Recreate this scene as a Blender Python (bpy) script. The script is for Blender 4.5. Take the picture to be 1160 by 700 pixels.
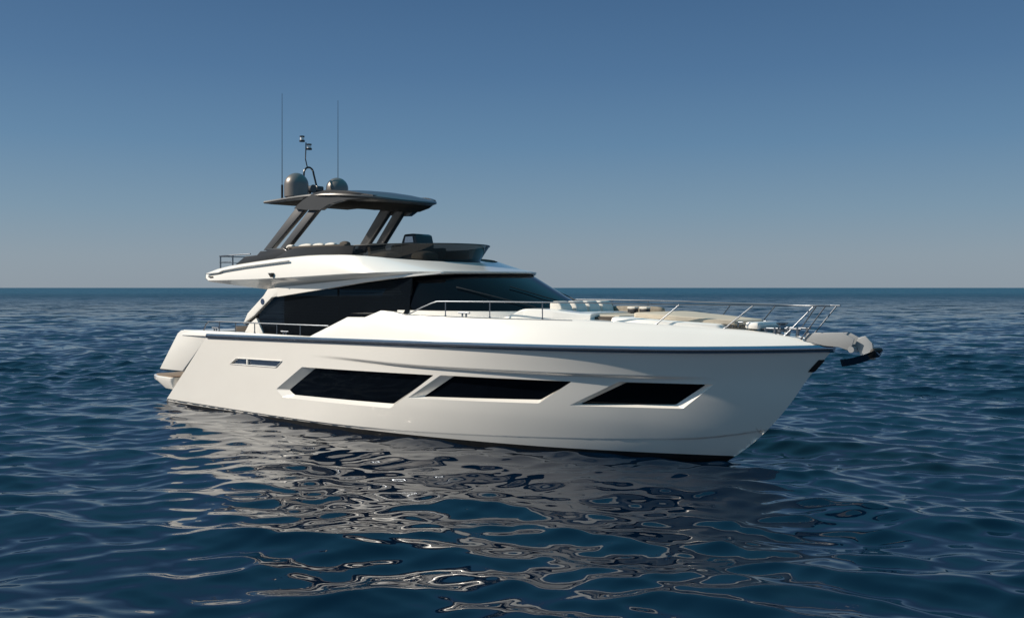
import bpy, bmesh, math, random
import numpy as np
from mathutils import Vector, Matrix
from mathutils.geometry import delaunay_2d_cdt

for o in list(bpy.data.objects):
    bpy.data.objects.remove(o)
SC = bpy.context.scene
COL = SC.collection
R = math.radians
random.seed(4)

# ------------------------------------------------------------------ camera
CAM_H = 3.5786
cd = bpy.data.cameras.new('camera')
cam = bpy.data.objects.new('camera', cd)
COL.objects.link(cam)
cam.location = (0, 0, CAM_H)
cam.rotation_euler = (R(90), 0, 0)
cd.sensor_width = 36
cd.lens = 1128 / 1160 * 36
cd.shift_y = -24 / 1160
cd.clip_start = 0.1
cd.clip_end = 60000
SC.camera = cam

# ------------------------------------------------------------------ light
SUN_AZ, SUN_EL = -90, 33         # azimuth from the towards-camera direction (-Y); negative = left
sd = Vector((math.sin(R(SUN_AZ)) * math.cos(R(SUN_EL)), -math.cos(R(SUN_AZ)) * math.cos(R(SUN_EL)), math.sin(R(SUN_EL))))
sl = bpy.data.lights.new('sun', 'SUN')
sun = bpy.data.objects.new('sun', sl)
COL.objects.link(sun)
sl.energy = 5.0
sl.angle = R(0.6)
sl.color = (1.0, 0.89, 0.75)
sun.rotation_euler = sd.to_track_quat('Z', 'Y').to_euler()
sun.location = (0, 0, 60)

W = bpy.data.worlds.new('World')
SC.world = W
W.use_nodes = True
nt = W.node_tree
nt.nodes.clear()
out = nt.nodes.new('ShaderNodeOutputWorld')
bg = nt.nodes.new('ShaderNodeBackground')
sky = nt.nodes.new('ShaderNodeTexSky')
sky.sky_type = 'NISHITA'
sky.sun_disc = False
sky.sun_elevation = R(SUN_EL)
sky.sun_rotation = math.atan2(sd.x, sd.y)
sky.altitude = 0
sky.air_density = 1.0
sky.dust_density = 0.6
sky.ozone_density = 2.0
# the photograph's sky is deeper and greyer near the horizon: grade the sky by elevation
tc = nt.nodes.new('ShaderNodeTexCoord')
sx = nt.nodes.new('ShaderNodeSeparateXYZ')
nt.links.new(tc.outputs['Generated'], sx.inputs[0])
ramp = nt.nodes.new('ShaderNodeValToRGB')
cr = ramp.color_ramp
SKY_STOPS = [(0.0, (.235, .290, .350)), (0.03, (.222, .288, .358)), (0.075, (.165, .262, .362)), (0.14, (.100, .205, .338)),
             (0.21, (.064, .150, .285)), (0.30, (.040, .105, .222)), (.45, (.046, .215, .345)), (1.0, (.05, .27, .42))]
while len(cr.elements) < len(SKY_STOPS):
    cr.elements.new(0.5)
for e, (p, c) in zip(cr.elements, SKY_STOPS):
    e.position = p
    e.color = (*c, 1)
nt.links.new(sx.outputs['Z'], ramp.inputs['Fac'])
sc_ = nt.nodes.new('ShaderNodeVectorMath')
sc_.operation = 'SCALE'
sc_.inputs['Scale'].default_value = 0.075
nt.links.new(sky.outputs[0], sc_.inputs[0])
mx = nt.nodes.new('ShaderNodeMix')
mx.data_type = 'RGBA'
mx.inputs['Factor'].default_value = 0.88
nt.links.new(sc_.outputs[0], mx.inputs['A'])
nt.links.new(ramp.outputs['Color'], mx.inputs['B'])
nt.links.new(mx.outputs['Result'], bg.inputs['Color'])
bg.inputs['Strength'].default_value = 1.0
nt.links.new(bg.outputs[0], out.inputs['Surface'])

SC.view_settings.view_transform = 'Standard'
SC.view_settings.look = 'None'
SC.view_settings.exposure = 0.14
SC.view_settings.gamma = 1
SC.render.engine = 'CYCLES'

# ------------------------------------------------------------------ materials
def mat(name, base, rough=0.4, metal=0.0, coat=0.0, ior=1.45, noise=0.0, nscale=3.0, spec=0.5):
    m = bpy.data.materials.new(name)
    m.use_nodes = True
    n = m.node_tree
    p = n.nodes['Principled BSDF']
    p.inputs['Roughness'].default_value = rough
    p.inputs['Metallic'].default_value = metal
    p.inputs['Coat Weight'].default_value = coat
    p.inputs['Coat Roughness'].default_value = 0.04
    p.inputs['IOR'].default_value = ior
    p.inputs['Specular IOR Level'].default_value = spec
    if noise:
        t = n.nodes.new('ShaderNodeTexCoord')
        nz = n.nodes.new('ShaderNodeTexNoise')
        nz.inputs['Scale'].default_value = nscale
        nz.inputs['Detail'].default_value = 5
        n.links.new(t.outputs['Object'], nz.inputs['Vector'])
        r = n.nodes.new('ShaderNodeMapRange')
        r.inputs['From Min'].default_value = .3
        r.inputs['From Max'].default_value = .7
        r.inputs['To Min'].default_value = 1 - noise
        r.inputs['To Max'].default_value = 1 + noise
        n.links.new(nz.outputs['Fac'], r.inputs['Value'])
        mm = n.nodes.new('ShaderNodeVectorMath')
        mm.operation = 'SCALE'
        mm.inputs[0].default_value = base
        n.links.new(r.outputs['Result'], mm.inputs['Scale'])
        n.links.new(mm.outputs[0], p.inputs['Base Color'])
    else:
        p.inputs['Base Color'].default_value = (*base, 1)
    return m

GEL = mat('white_gelcoat', (.84, .815, .77), .30, coat=1.0, noise=.012, nscale=1.2)
GREYGEL = mat('pale_grey_gelcoat', (.26, .27, .28), .35, coat=.4, noise=.02)
BOOT = mat('black_antifouling', (.012, .013, .015), .45, noise=.2, nscale=6)
PANE = mat('dark_tinted_glass', (.002, .003, .005), .03, ior=1.5, noise=.1, spec=.16)
STEEL = mat('polished_steel', (.24, .26, .29), .36, metal=1, noise=.03)
RUBR = mat('steel_rub_rail', (.34, .39, .47), .22, metal=1, noise=.05)
DARKMET = mat('dark_grey_metallic_paint', (.060, .061, .064), .38, metal=.25, coat=.3, noise=.04)
DOMEP = mat('pewter_paint', (.19, .172, .158), .38, metal=.5, coat=.25, noise=.04)
HEADL = mat('black_headlining', (.012, .011, .010), .8, noise=.2, nscale=8, spec=.2)
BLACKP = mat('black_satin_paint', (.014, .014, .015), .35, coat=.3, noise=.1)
TAUPE = mat('taupe_fabric', (.25, .215, .17), .85, noise=.12, nscale=14)
BEIGE = mat('beige_fabric', (.52, .46, .37), .85, noise=.06, nscale=14)
WHITEF = mat('white_fabric', (.66, .63, .58), .8, noise=.05, nscale=14)
DARKF = mat('dark_brown_fabric', (.06, .05, .042), .85, noise=.15, nscale=14)
TEAK = mat('teak', (.23, .16, .105), .6, noise=.2, nscale=9)
BLACKR = mat('black_rubber', (.012, .012, .012), .6, noise=.15, nscale=9)
BLIND = mat('grey_blind', (.06, .08, .095), .7, noise=.1, nscale=8)
BADGE = mat('blue_badge', (.04, .07, .14), .3, metal=.4, noise=.1)
LENS = mat('clear_lens', (.75, .76, .78), .1, noise=.04)
BRIGHTST = mat('bright_steel', (.78, .76, .72), .25, metal=1, noise=.03)

def smoked(name, tint, fac, spec=.5):
    m = bpy.data.materials.new(name)
    m.use_nodes = True
    n = m.node_tree
    p = n.nodes['Principled BSDF']
    p.inputs['Base Color'].default_value = (.004, .006, .009, 1)
    p.inputs['Roughness'].default_value = .03
    p.inputs['Specular IOR Level'].default_value = spec
    tr = n.nodes.new('ShaderNodeBsdfTransparent')
    nz = n.nodes.new('ShaderNodeTexNoise')
    nz.inputs['Scale'].default_value = 2
    r = n.nodes.new('ShaderNodeMapRange')
    r.inputs['To Min'].default_value = fac * .8
    r.inputs['To Max'].default_value = fac * 1.2
    n.links.new(nz.outputs['Fac'], r.inputs['Value'])
    tr.inputs['Color'].default_value = (*tint, 1)
    ms = n.nodes.new('ShaderNodeMixShader')
    n.links.new(r.outputs['Result'], ms.inputs['Fac'])
    n.links.new(p.outputs[0], ms.inputs[1])
    n.links.new(tr.outputs[0], ms.inputs[2])
    n.links.new(ms.outputs[0], n.nodes['Material Output'].inputs['Surface'])
    return m
SMOKE = smoked('smoked_windscreen_glass', (.7, .7, .7), .13)
SALOON = smoked('tinted_saloon_glass', (.6, .8, .95), .07, .03)

# ------------------------------------------------------------------ boat frame
# boat coordinates: u forward from the stern corner, s to starboard (towards the camera), w up from the water
ANG = R(-42.316199)
ORG = Vector((-9.2144, 33.0497, 0))
BOAT = Matrix.Translation(ORG) @ Matrix.Rotation(ANG, 4, 'Z')
def P3(u, s, w):
    return (u, -s, w)

root = bpy.data.objects.new('motor_yacht', None)
COL.objects.link(root)
root.matrix_world = BOAT
root['label'] = 'large white motor yacht with black windows and dark grey hardtop, afloat on the blue sea'
root['category'] = 'yacht'

def thing(name, label, cat, base, group=None):
    o = bpy.data.objects.new(name, None)
    COL.objects.link(o)
    o.matrix_world = BOAT @ Matrix.Translation(P3(*base))
    o['label'] = label
    o['category'] = cat
    if group:
        o['group'] = group
    return o

def part(name, V, F, m, parent=root, sharp=35, base=(0, 0, 0), normals=None, mats=None, midx=None):
    """V in (u,s,w); links one mesh object"""
    bu, bs, bw = base
    me = bpy.data.meshes.new(name)
    me.from_pydata([(v[0] - bu, -(v[1] - bs), v[2] - bw) for v in V], [], F)
    for mm in (mats or [m]):
        me.materials.append(mm)
    if midx is not None:
        me.polygons.foreach_set('material_index', midx)
    bm = bmesh.new()
    bm.from_mesh(me)
    if normals is None:
        bmesh.ops.remove_doubles(bm, verts=bm.verts, dist=1e-5)
        bmesh.ops.recalc_face_normals(bm, faces=bm.faces)
    bm.to_mesh(me)
    bm.free()
    me.polygons.foreach_set('use_smooth', [True] * len(me.polygons))
    me.set_sharp_from_angle(angle=R(sharp))
    o = bpy.data.objects.new(name, me)
    COL.objects.link(o)
    o.parent = parent
    return o

class MB:
    """collects shapes in boat coordinates"""
    def __init__(s):
        s.V = []
        s.F = []
    def add(s, V, F):
        k = len(s.V)
        s.V += [tuple(v) for v in V]
        s.F += [tuple(i + k for i in f) for f in F]
        return s
    def rings(s, rings, closed=True, cap=True):
        n = len(rings[0])
        k = len(s.V)
        for r in rings:
            s.V += [tuple(p) for p in r]
        for i in range(len(rings) - 1):
            for j in range(n if closed else n - 1):
                a = k + i * n + j
                b = k + i * n + (j + 1) % n
                s.F.append((a, b, b + n, a + n))
        if cap and closed:
            s.F.append(tuple(k + j for j in range(n))[::-1])
            s.F.append(tuple(k + (len(rings) - 1) * n + j for j in range(n)))
        return s
    def tube(s, pts, r, n=8, r2=None):
        pts = [Vector(p) for p in pts]
        rr = []
        up = Vector((0, 0, 1))
        for i, p in enumerate(pts):
            if i == 0: t = pts[1] - p
            elif i == len(pts) - 1: t = p - pts[i - 1]
            else: t = (pts[i + 1] - p).normalized() + (p - pts[i - 1]).normalized()
            t.normalize()
            x = t.cross(up)
            if x.length < .05: x = t.cross(Vector((1, 0, 0)))
            x.normalize()
            y = x.cross(t)
            q = r if r2 is None else r + (r2 - r) * i / (len(pts) - 1)
            rr.append([p + x * q * math.cos(a) + y * q * math.sin(a) for a in [2 * math.pi * j / n for j in range(n)]])
        return s.rings(rr)
    def lathe(s, c, prof, n=28):
        c = Vector(c)
        rr = [[c + Vector((q * math.cos(2 * math.pi * j / n), q * math.sin(2 * math.pi * j / n), h)) for j in range(n)] for q, h in prof]
        return s.rings(rr)
    def box(s, c, d, bev=0.02, yaw=0, pitch=0, seg=2):
        bm = bmesh.new()
        bmesh.ops.create_cube(bm, size=1)
        bmesh.ops.scale(bm, vec=d, verts=bm.verts)
        if bev:
            bmesh.ops.bevel(bm, geom=bm.edges, offset=min(bev, min(d) * .45), segments=seg, profile=.5, affect='EDGES')
        M = Matrix.Translation(c) @ Matrix.Rotation(yaw, 4, 'Z') @ Matrix.Rotation(pitch, 4, 'Y')
        bm.verts.index_update()
        V = [M @ v.co for v in bm.verts]
        F = [[v.index for v in f.verts] for f in bm.faces]
        bm.free()
        return s.add(V, F)
    def prism(s, poly, s0, s1, bev=0.0, lean=None, seg=3):
        """polygon in (u,w) extruded from s0 to s1; lean(w) shifts s"""
        bm = bmesh.new()
        lf = lean or (lambda w: 0)
        a = [bm.verts.new((u, s0 + lf(w), w)) for u, w in poly]
        b = [bm.verts.new((u, s1 + lf(w), w)) for u, w in poly]
        bm.faces.new(a)
        bm.faces.new(b[::-1])
        n = len(poly)
        for i in range(n):
            bm.faces.new((a[i], a[(i + 1) % n], b[(i + 1) % n], b[i]))
        bmesh.ops.recalc_face_normals(bm, faces=bm.faces)
        if bev:
            bmesh.ops.bevel(bm, geom=bm.edges, offset=bev, segments=seg, profile=.5, affect='EDGES', clamp_overlap=True)
        bm.verts.index_update()
        V = [v.co.copy() for v in bm.verts]
        F = [[v.index for v in f.verts] for f in bm.faces]
        bm.free()
        return s.add(V, F)
    def plate(s, poly, w0, w1, bev=0.0):
        """polygon in (u,s) extruded in w"""
        k = MB().prism(poly, w0, w1, bev)
        return s.add([(v[0], v[2], v[1]) for v in k.V], k.F)
    def pad(s, c, d, yaw=0, pitch=0, puff=.18, n=6):
        """stuffed cushion"""
        V = []
        F = []
        M = Matrix.Translation(c) @ Matrix.Rotation(yaw, 4, 'Z') @ Matrix.Rotation(pitch, 4, 'Y')
        bm = bmesh.new()
        bmesh.ops.create_cube(bm, size=2)
        bmesh.ops.subdivide_edges(bm, edges=bm.edges, cuts=n, use_grid_fill=True)
        bm.verts.index_update()
        for v in bm.verts:
            q = Vector(v.co)
            e = 5.0
            L = (abs(q.x) ** e + abs(q.y) ** e + abs(q.z) ** e) ** (1 / e)
            q = q / L
            f = 1 + puff * (1 - abs(q.x) ** 2) * (1 - abs(q.y) ** 2)
            q = Vector((q.x * d[0] / 2, q.y * d[1] / 2, q.z * d[2] / 2 * f))
            V.append(M @ q)
        F = [[v.index for v in f.verts] for f in bm.faces]
        bm.free()
        return s.add(V, F)
    def mirror(s):
        k = len(s.V)
        s.V += [(v[0], -v[1], v[2]) for v in s.V]
        s.F += [tuple(i + k for i in f)[::-1] for f in s.F]
        return s
    def build(s, name, m, parent=root, sharp=35, base=(0, 0, 0)):
        return part(name, s.V, s.F, m, parent, sharp, base)

def lerp(x, xs, ys):
    return float(np.interp(x, xs, ys))
def sstep(x, a, b):
    t = min(1, max(0, (x - a) / (b - a)))
    return t * t * (3 - 2 * t)
def smoothcurve(xs, ys):
    """monotone-ish cubic through points"""
    xs = list(xs); ys = list(ys)
    m = []
    for i in range(len(xs)):
        if i == 0: m.append((ys[1] - ys[0]) / (xs[1] - xs[0]))
        elif i == len(xs) - 1: m.append((ys[-1] - ys[-2]) / (xs[-1] - xs[-2]))
        else: m.append((ys[i + 1] - ys[i - 1]) / (xs[i + 1] - xs[i - 1]))
    def f(x):
        if x <= xs[0]: return ys[0] + m[0] * (x - xs[0])
        if x >= xs[-1]: return ys[-1] + m[-1] * (x - xs[-1])
        i = max(k for k in range(len(xs) - 1) if xs[k] <= x)
        h = xs[i + 1] - xs[i]
        t = (x - xs[i]) / h
        return ((2 * t ** 3 - 3 * t * t + 1) * ys[i] + (t ** 3 - 2 * t * t + t) * h * m[i] + (-2 * t ** 3 + 3 * t * t) * ys[i + 1] + (t ** 3 - t * t) * h * m[i + 1])
    return f

# ------------------------------------------------------------------ hull form
u_stem = smoothcurve([-.6, 0, .35, .73, 1.25, 1.86, 2.29, 2.45, 3.0], [17.55, 18.5, 18.98, 19.4, 19.86, 20.3, 20.68, 20.80, 21.15])
w_rub = smoothcurve([0, 3, 6, 9.7, 12.7, 15.9, 18, 19.5, 20.8], [2.13, 2.17, 2.21, 2.26, 2.295, 2.315, 2.335, 2.37, 2.415])
w_chine = smoothcurve([0, 8, 10.8, 12.5, 13.9, 15.5, 16.6, 18, 18.65, 19.4], [.10, .12, .16, .21, .26, .32, .37, .47, .57, .73])
w_knk = smoothcurve([0, 8.6, 11.5, 14.1, 17.3, 18.5, 20], [1.90, 1.87, 1.80, 1.79, 1.79, 1.81, 1.84])
w_top = lambda u: lerp(u, [-1, 1.6, 4, 7.87, 9.28, 9.95, 10.5, 10.9, 11.3, 13.7, 16.07, 17.27, 18.3, 19.1, 19.56, 20, 20.4, 20.8],
                       [2.30, 2.31, 2.33, 2.325, 2.85, 2.86, 3.03, 3.01, 2.95, 2.915, 2.90, 2.85, 2.80, 2.75, 2.70, 2.63, 2.54, 2.44])

def entr(d, Le, p):
    x = min(1.0, max(0.0, d / Le))
    return 1 - (1 - x) ** p
def aft(u):                      # slight narrowing towards the transom
    return 1 - .075 * (max(0, 7.5 - u) / 7.5) ** 1.6
def half(u, w):
    """half-breadth of the hull side at station u, height w (rub rail and below)"""
    d = u_stem(w) - u
    if d <= 0: return 0.0
    wc, wr = w_chine(u), w_rub(u)
    br_ = 2.80 * entr(d, 11.0, 2.5) * aft(u)
    bc_ = 2.68 * entr(d, 11.4, 2.25) * aft(u)
    bl_ = 2.62 * entr(d, 11.2, 2.4) * aft(u)
    if w <= wc:
        t = (w + .6) / (wc + .6)
        return bl_ * .92 + (bc_ - .035 - bl_ * .92) * t
    t = min(1.15, (w - wc) / max(.05, wr - wc))
    e = 1 + .42 * sstep(u, 11, 18)
    b = bc_ + (br_ - bc_) * t ** e
    # concave knuckle running under the rub rail
    fade = sstep(u, 7.8, 11.5) * (1 - sstep(u, 17.0, 18.9))
    wk = w_knk(u)
    k = .075 * fade
    if w < wk:
        b -= k * sstep(wk - w, 0, .085) * (1 - .6 * sstep(wk - w, .1, 1.1))
    return max(0.0, b)
def hull_n(u, w):
    e = .012
    if half(u + e, w - e) <= 0:          # at the stem take the slope from inside the hull
        u = u_stem(w) - .04
        e = .006
    du = (half(u + e, w) - half(u - e, w)) / (2 * e)
    dw = (half(u, w + e) - half(u, w - e)) / (2 * e)
    return Vector((-du, 1, -dw)).normalized()       # in (u,s,w)

def stern_u(w):
    return .29 + (w - .23) * 1.32
W_BOT = -.55
W_BOOT = lambda u: lerp(u, [0, 3, 8, 12, 15, 18.6], [.03, .05, .09, .09, .09, .12])

def densify(poly, step=.12, closed=True):
    r = []
    n = len(poly)
    for i in range(n if closed else n - 1):
        a = Vector(poly[i]); b = Vector(poly[(i + 1) % n])
        k = max(1, int((b - a).length / step + .5))
        for j in range(k):
            r.append(tuple(a + (b - a) * j / k))
    if not closed: r.append(tuple(poly[-1]))
    return r
def roundpoly(poly, r, n=4):
    q = []
    m = len(poly)
    for i in range(m):
        p = Vector(poly[i]); a = Vector(poly[i - 1]); b = Vector(poly[(i + 1) % m])
        da = (a - p); db = (b - p)
        rr = min(r, da.length * .4, db.length * .4)
        A = p + da.normalized() * rr; B = p + db.normalized() * rr
        for k in range(n + 1):
            t = k / n
            q.append(tuple(A * (1 - t) ** 2 + p * 2 * t * (1 - t) + B * t * t))
    return q

# window openings: outer edge on the hull skin, inner edge on the pane (recessed)
REC = .13
WINS = [
    ([(6.36, .86), (6.66, .66), (10.87, .70), (12.33, 1.575), (7.58, 1.52)], [(6.80, .86), (7.02, .745), (10.86, .80), (12.24, 1.555), (7.98, 1.495)], 'wide'),
    ([(11.47, .99), (14.98, 1.08), (15.82, 1.60), (12.53, 1.585)], [(11.86, 1.04), (14.95, 1.15), (15.74, 1.58), (12.80, 1.565)], 'mid'),
    ([(15.66, 1.07), (17.97, 1.115), (18.64, 1.645), (16.80, 1.63)], [(15.84, 1.105), (17.78, 1.18), (18.43, 1.625), (16.88, 1.61)], 'bow'),
]
VENT = ([(4.06, 1.42), (6.42, 1.45), (6.71, 1.635), (4.45, 1.60)], [(4.12, 1.435), (6.40, 1.465), (6.66, 1.62), (4.47, 1.585)])

def pairdens(A, B, step=.12):
    """two polygons with matching corners, subdivided alike"""
    ra, rb = [], []
    n = len(A)
    for i in range(n):
        a, a2 = Vector(A[i]), Vector(A[(i + 1) % n])
        b, b2 = Vector(B[i]), Vector(B[(i + 1) % n])
        k = max(1, int((a2 - a).length / step + .5))
        for j in range(k):
            ra.append(tuple(a + (a2 - a) * j / k))
            rb.append(tuple(b + (b2 - b) * j / k))
    return ra, rb

def side_mesh():
    pts = []; edges = []
    def loop(pl, closed=True):
        k = len(pts)
        pts.extend(Vector(p) for p in pl)
        n = len(pl)
        for i in range(n if closed else n - 1):
            edges.append((k + i, k + (i + 1) % n))
    us_ = lambda a, b, n: [a + (b - a) * i / n for i in range(n + 1)]
    # outline
    bot = [(u, W_BOT) for u in us_(stern_u(W_BOT), u_stem(W_BOT), 120)]
    stem = [(u_stem(w), w) for w in us_(W_BOT, 2.43, 60)][1:]
    topu = us_(u_stem(2.43), stern_u(w_rub(2.85)), 150)[1:]
    top = [(u, w_rub(u)) for u in topu]
    stern = [(stern_u(w), w) for w in us_(w_rub(2.85), W_BOT, 24)][1:-1]
    outline = bot + stem + top + stern
    loop(outline)
    # creases
    def crease(f, a, b, n):
        loop([(u, f(u)) for u in us_(a, b, n)], False)
    crease(w_chine, stern_u(w_chine(0)) + .02, 19.25, 150)
    crease(lambda u: w_chine(u) - .03, stern_u(w_chine(0)) + .02, 19.2, 150)
    for q in (-.07, .03, .06):
        crease(lambda u: w_chine(u) + q, stern_u(w_chine(0)) + .12, 19.15, 150)
    crease(W_BOOT, stern_u(.05) + .02, u_stem(.14) - .03, 140)
    crease(w_knk, 7.8, 18.9, 160)
    crease(lambda u: w_knk(u) + .025, 7.8, 18.9, 160)
    for q in (.02, .045, .065, .085, .11):
        crease(lambda u: w_knk(u) - q, 7.8, 18.9, 160)
    holes = []
    for o_, i_, r_ in [(a, b, .05) for a, b, c in WINS] + [(VENT[0], VENT[1], .03)]:
        pl, pi = pairdens(roundpoly(o_, r_), roundpoly(i_, r_ * .8))
        loop(pl)
        holes.append((pl, pi))
    # interior points
    rng = random.Random(2)
    w = W_BOT + .1
    while w < 2.4:
        u = -.4
        while u < 20.8:
            if u > stern_u(w) + .08 and u < u_stem(w) - .06 and w < w_rub(u) - .05:
                pts.append(Vector((u, w)))
            u += .16 if u < 15 else .11
        w += .09
    V, E, F, ov, oe, of = delaunay_2d_cdt(pts, edges, [], 0, 1e-5)
    def inside(p, poly):
        c = False
        n = len(poly)
        j = n - 1
        for i in range(n):
            xi, yi = poly[i]; xj, yj = poly[j]
            if (yi > p[1]) != (yj > p[1]) and p[0] < (xj - xi) * (p[1] - yi) / (yj - yi) + xi: c = not c
            j = i
        return c
    keep = []
    for f in F:
        c = sum((V[i] for i in f), Vector((0, 0))) / len(f)
        if not inside(c, outline): continue
        if any(inside(c, h[0]) for h in holes): continue
        keep.append(tuple(f))
    return V, keep, holes

V2, F2, HOLES = side_mesh()
HV = []; HF = []; HN = []; HM = []
for v in V2:
    HV.append((v.x, half(v.x, v.y), v.y))
VN = []
for v in V2:
    VN.append(None)
def facenorm(f):
    a, b, c = (Vector(HV[i]) for i in f[:3])
    n = (b - a).cross(c - a)
    return n
loopn = []
for f in F2:
    n = facenorm(f)
    if n.y < 0:
        f = (f[0],) + tuple(f[:0:-1])
    HF.append(f)
    cu = sum(V2[i].x for i in f) / 3; cw = sum(V2[i].y for i in f) / 3
    HM.append(1 if cw < W_BOOT(cu) else 0)
    for i in f:
        # sample the analytic normal slightly inside the face so creases stay crisp
        loopn.append(hull_n(V2[i].x * .82 + cu * .18, V2[i].y * .82 + cw * .18))
panes = []
for (ou, inn) in HOLES:
    # recess walls between the paired loops
    m = len(ou)
    dep = REC if len(panes) < 3 else .05
    inn2 = inn
    k = len(HV)
    for (u, w) in ou: HV.append((u, half(u, w), w))
    for (u, w) in inn2: HV.append((u, half(u, w) - dep, w))
    for i in range(m):
        j = (i + 1) % m
        f = (k + i, k + j, k + m + j, k + m + i)
        a, b, c = Vector(HV[f[0]]), Vector(HV[f[1]]), Vector(HV[f[2]])
        n = (b - a).cross(c - a).normalized()
        cen = Vector((sum(p[0] for p in ou) / m, 0, sum(p[1] for p in ou) / m))
        mid = (a + b) / 2
        d = cen - mid; d.y = 0
        if n.dot(d) < 0:
            f = f[::-1]; n = -n
        HF.append(f); HM.append(0)
        loopn += [n] * 4
    panes.append((inn2, dep))
# port side
k = len(HV); nf = len(HF)
HV += [(v[0], -v[1], v[2]) for v in HV]
li = 0
for q in range(nf):
    f = HF[q]
    ns = loopn[li:li + len(f)]
    li += len(f)
    HF.append(tuple(i + k for i in f)[::-1]); HM.append(HM[q])
    loopn += [Vector((n.x, -n.y, n.z)) for n in ns[::-1]]

hme = bpy.data.meshes.new('hull')
# boat frame is (u,-s,w): flip winding
hme.from_pydata([P3(*v) for v in HV], [], [tuple(f)[::-1] for f in HF])
hme.materials.append(GEL); hme.materials.append(BOOT)
hme.polygons.foreach_set('material_index', HM)
hme.polygons.foreach_set('use_smooth', [True] * len(HF))
nl = []
li = 0
for f in HF:
    for n in loopn[li:li + len(f)][::-1]:
        nl.append((n.x, -n.y, n.z))
    li += len(f)
hme.normals_split_custom_set(nl)
hull = bpy.data.objects.new('hull', hme)
COL.objects.link(hull)
hull.parent = root

def pane_mesh(pl, dep, side, off=.004):
    """triangulated pane following the recessed hull surface"""
    pts = [Vector(p) for p in pl]
    n = len(pts)
    edges = [(i, (i + 1) % n) for i in range(n)]
    u0, u1 = min(p.x for p in pts), max(p.x for p in pts)
    w0, w1 = min(p.y for p in pts), max(p.y for p in pts)
    u = u0
    while u < u1:
        w = w0 + .1
        while w < w1:
            pts.append(Vector((u, w)))
            w += .2
        u += .25
    V, E, F, *_ = delaunay_2d_cdt(pts, edges, [], 1, 1e-5)
    VV = [(v.x, side * (half(v.x, v.y) - dep + off), v.y) for v in V]
    return VV, [tuple(f) for f in F]
for i, (pl, dep) in enumerate(panes):
    for side in (1, -1):
        V, F = pane_mesh(pl, dep, side)
        if i < 3:
            o = part('hull_window', V, F, PANE, hull, 60)
        else:
            o = part('air_vent', V, F, RUBR, hull, 60)
# pale frame round the air vent
vf = densify(roundpoly(VENT[0], .03), .15)
MB().tube([(u, half(u, w) + .002, w) for u, w in vf + vf[:1]], .016, 6).build('vent_frame', GEL, hull, 60)
# divider of the air vent
MB().box((4.98, half(4.98, 1.52) - .02, 1.525), (.07, .05, .19), .008).build('vent_divider', GEL, hull)
def sweep(fu, fs, fw, u0, u1, prof, n=160, side=1):
    """sweep a small (outboard, up) profile along a curve on the hull"""
    rr = []
    for i in range(n + 1):
        u = u0 + (u1 - u0) * i / n
        rr.append([(u, side * max(0.0, fs(u) + p[0]), fw(u) + p[1]) for p in prof])
    return rr
# steel rub rail along the whole sheer
prof = [(-.01, .075), (.026, .070), (.050, .045), (.056, .0), (.036, -.055), (-.01, -.072)]
m = MB()
for side in (1, -1):
    m.rings(sweep(None, lambda u: half(u, w_rub(u)), w_rub, 2.87, 20.80, prof, 200, side))
rub = m.build('rub_rail', RUBR)
# dark insert line in the rub rail
prof = [(.052, -.012), (.061, -.013), (.060, -.024), (.050, -.026)]
m = MB()
for side in (1, -1):
    m.rings(sweep(None, lambda u: half(u, w_rub(u)), w_rub, 2.95, 20.75, prof, 200, side))
m.build('rubber_insert', BLACKR, rub)
# accent groove under the hull windows on the bow quarter
m = MB()
prof = [(-.01, .012), (.014, .010), (.014, -.010), (-.01, -.014)]
fw_ = lambda u: lerp(u, [16, 17.5, 19.3], [.74, .72, .80])
for side in (1, -1):
    m.rings(sweep(None, lambda u: half(u, fw_(u)), fw_, 16.2, 18.9, prof, 60, side))
# bow fairlead plate at the stem
m2 = MB()
rr = []
for w in (1.94, 1.97, 2.06, 2.16, 2.19):
    q = .012 if w in (1.97, 2.06, 2.16) else .0
    uc = u_stem(w)
    rr.append([(uc + .02 + q, 0, w), (uc - .04, half(uc - .04, w) + .008 + q, w), (uc - .08, half(uc - .08, w) + .004 + q, w), (uc - .09, 0, w), (uc - .08, -half(uc - .08, w) - .004 - q, w), (uc - .04, -half(uc - .04, w) - .008 - q, w)])
m2.rings(rr).build('stem_plate', BLACKR, hull)

# ------------------------------------------------------------------ bulwark
def b_top(u):
    off = .035 + (w_top(u) - w_rub(u)) * lerp(u, [0, 8, 12, 16, 18.5, 19.6, 20.8], [.22, .22, .25, .46, .68, .72, .55])
    return max(0.0, half(u, w_rub(u)) - off)
us = sorted(set([1.3 + (20.78 - 1.3) * i / 190 for i in range(191)] + [7.87, 9.28, 9.95, 10.5, 10.9, 11.3]))
# aft bulwark end joins the transom wing
for side in (1,):
    m = MB()
    for side in (1, -1):
        rr = []
        for u in us:
            uu = max(u, 2.86)
            br_, bt_ = half(u, w_rub(uu)), b_top(u)
            wr, wt = w_rub(u), w_top(u)
            n = 6
            o_ = []
            for k in range(n + 1):
                t = k / n
                bul = .018 * math.sin(math.pi * t) * min(1, (wt - wr) / .4)
                o_.append((u, side * max(0, br_ + (bt_ - br_) * t + bul), wr + (wt - wr) * t))
            r_ = min(.03, (wt - wr) * .2)
            th = min(.16, bt_ * .6)
            o_[-1] = (u, side * bt_, wt - r_)
            o_.append((u, side * max(0, bt_ - .012), wt - .006))
            o_.append((u, side * max(0, bt_ - .04), wt))
            o_.append((u, side * max(0, bt_ - th), wt))
            o_.append((u, side * max(0, bt_ - th), wr - .35 if u < 10.5 else wr))
            rr.append(o_)
        m.rings(rr, closed=False, cap=False)
bul = m.build('bulwark', GEL, sharp=40)
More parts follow.
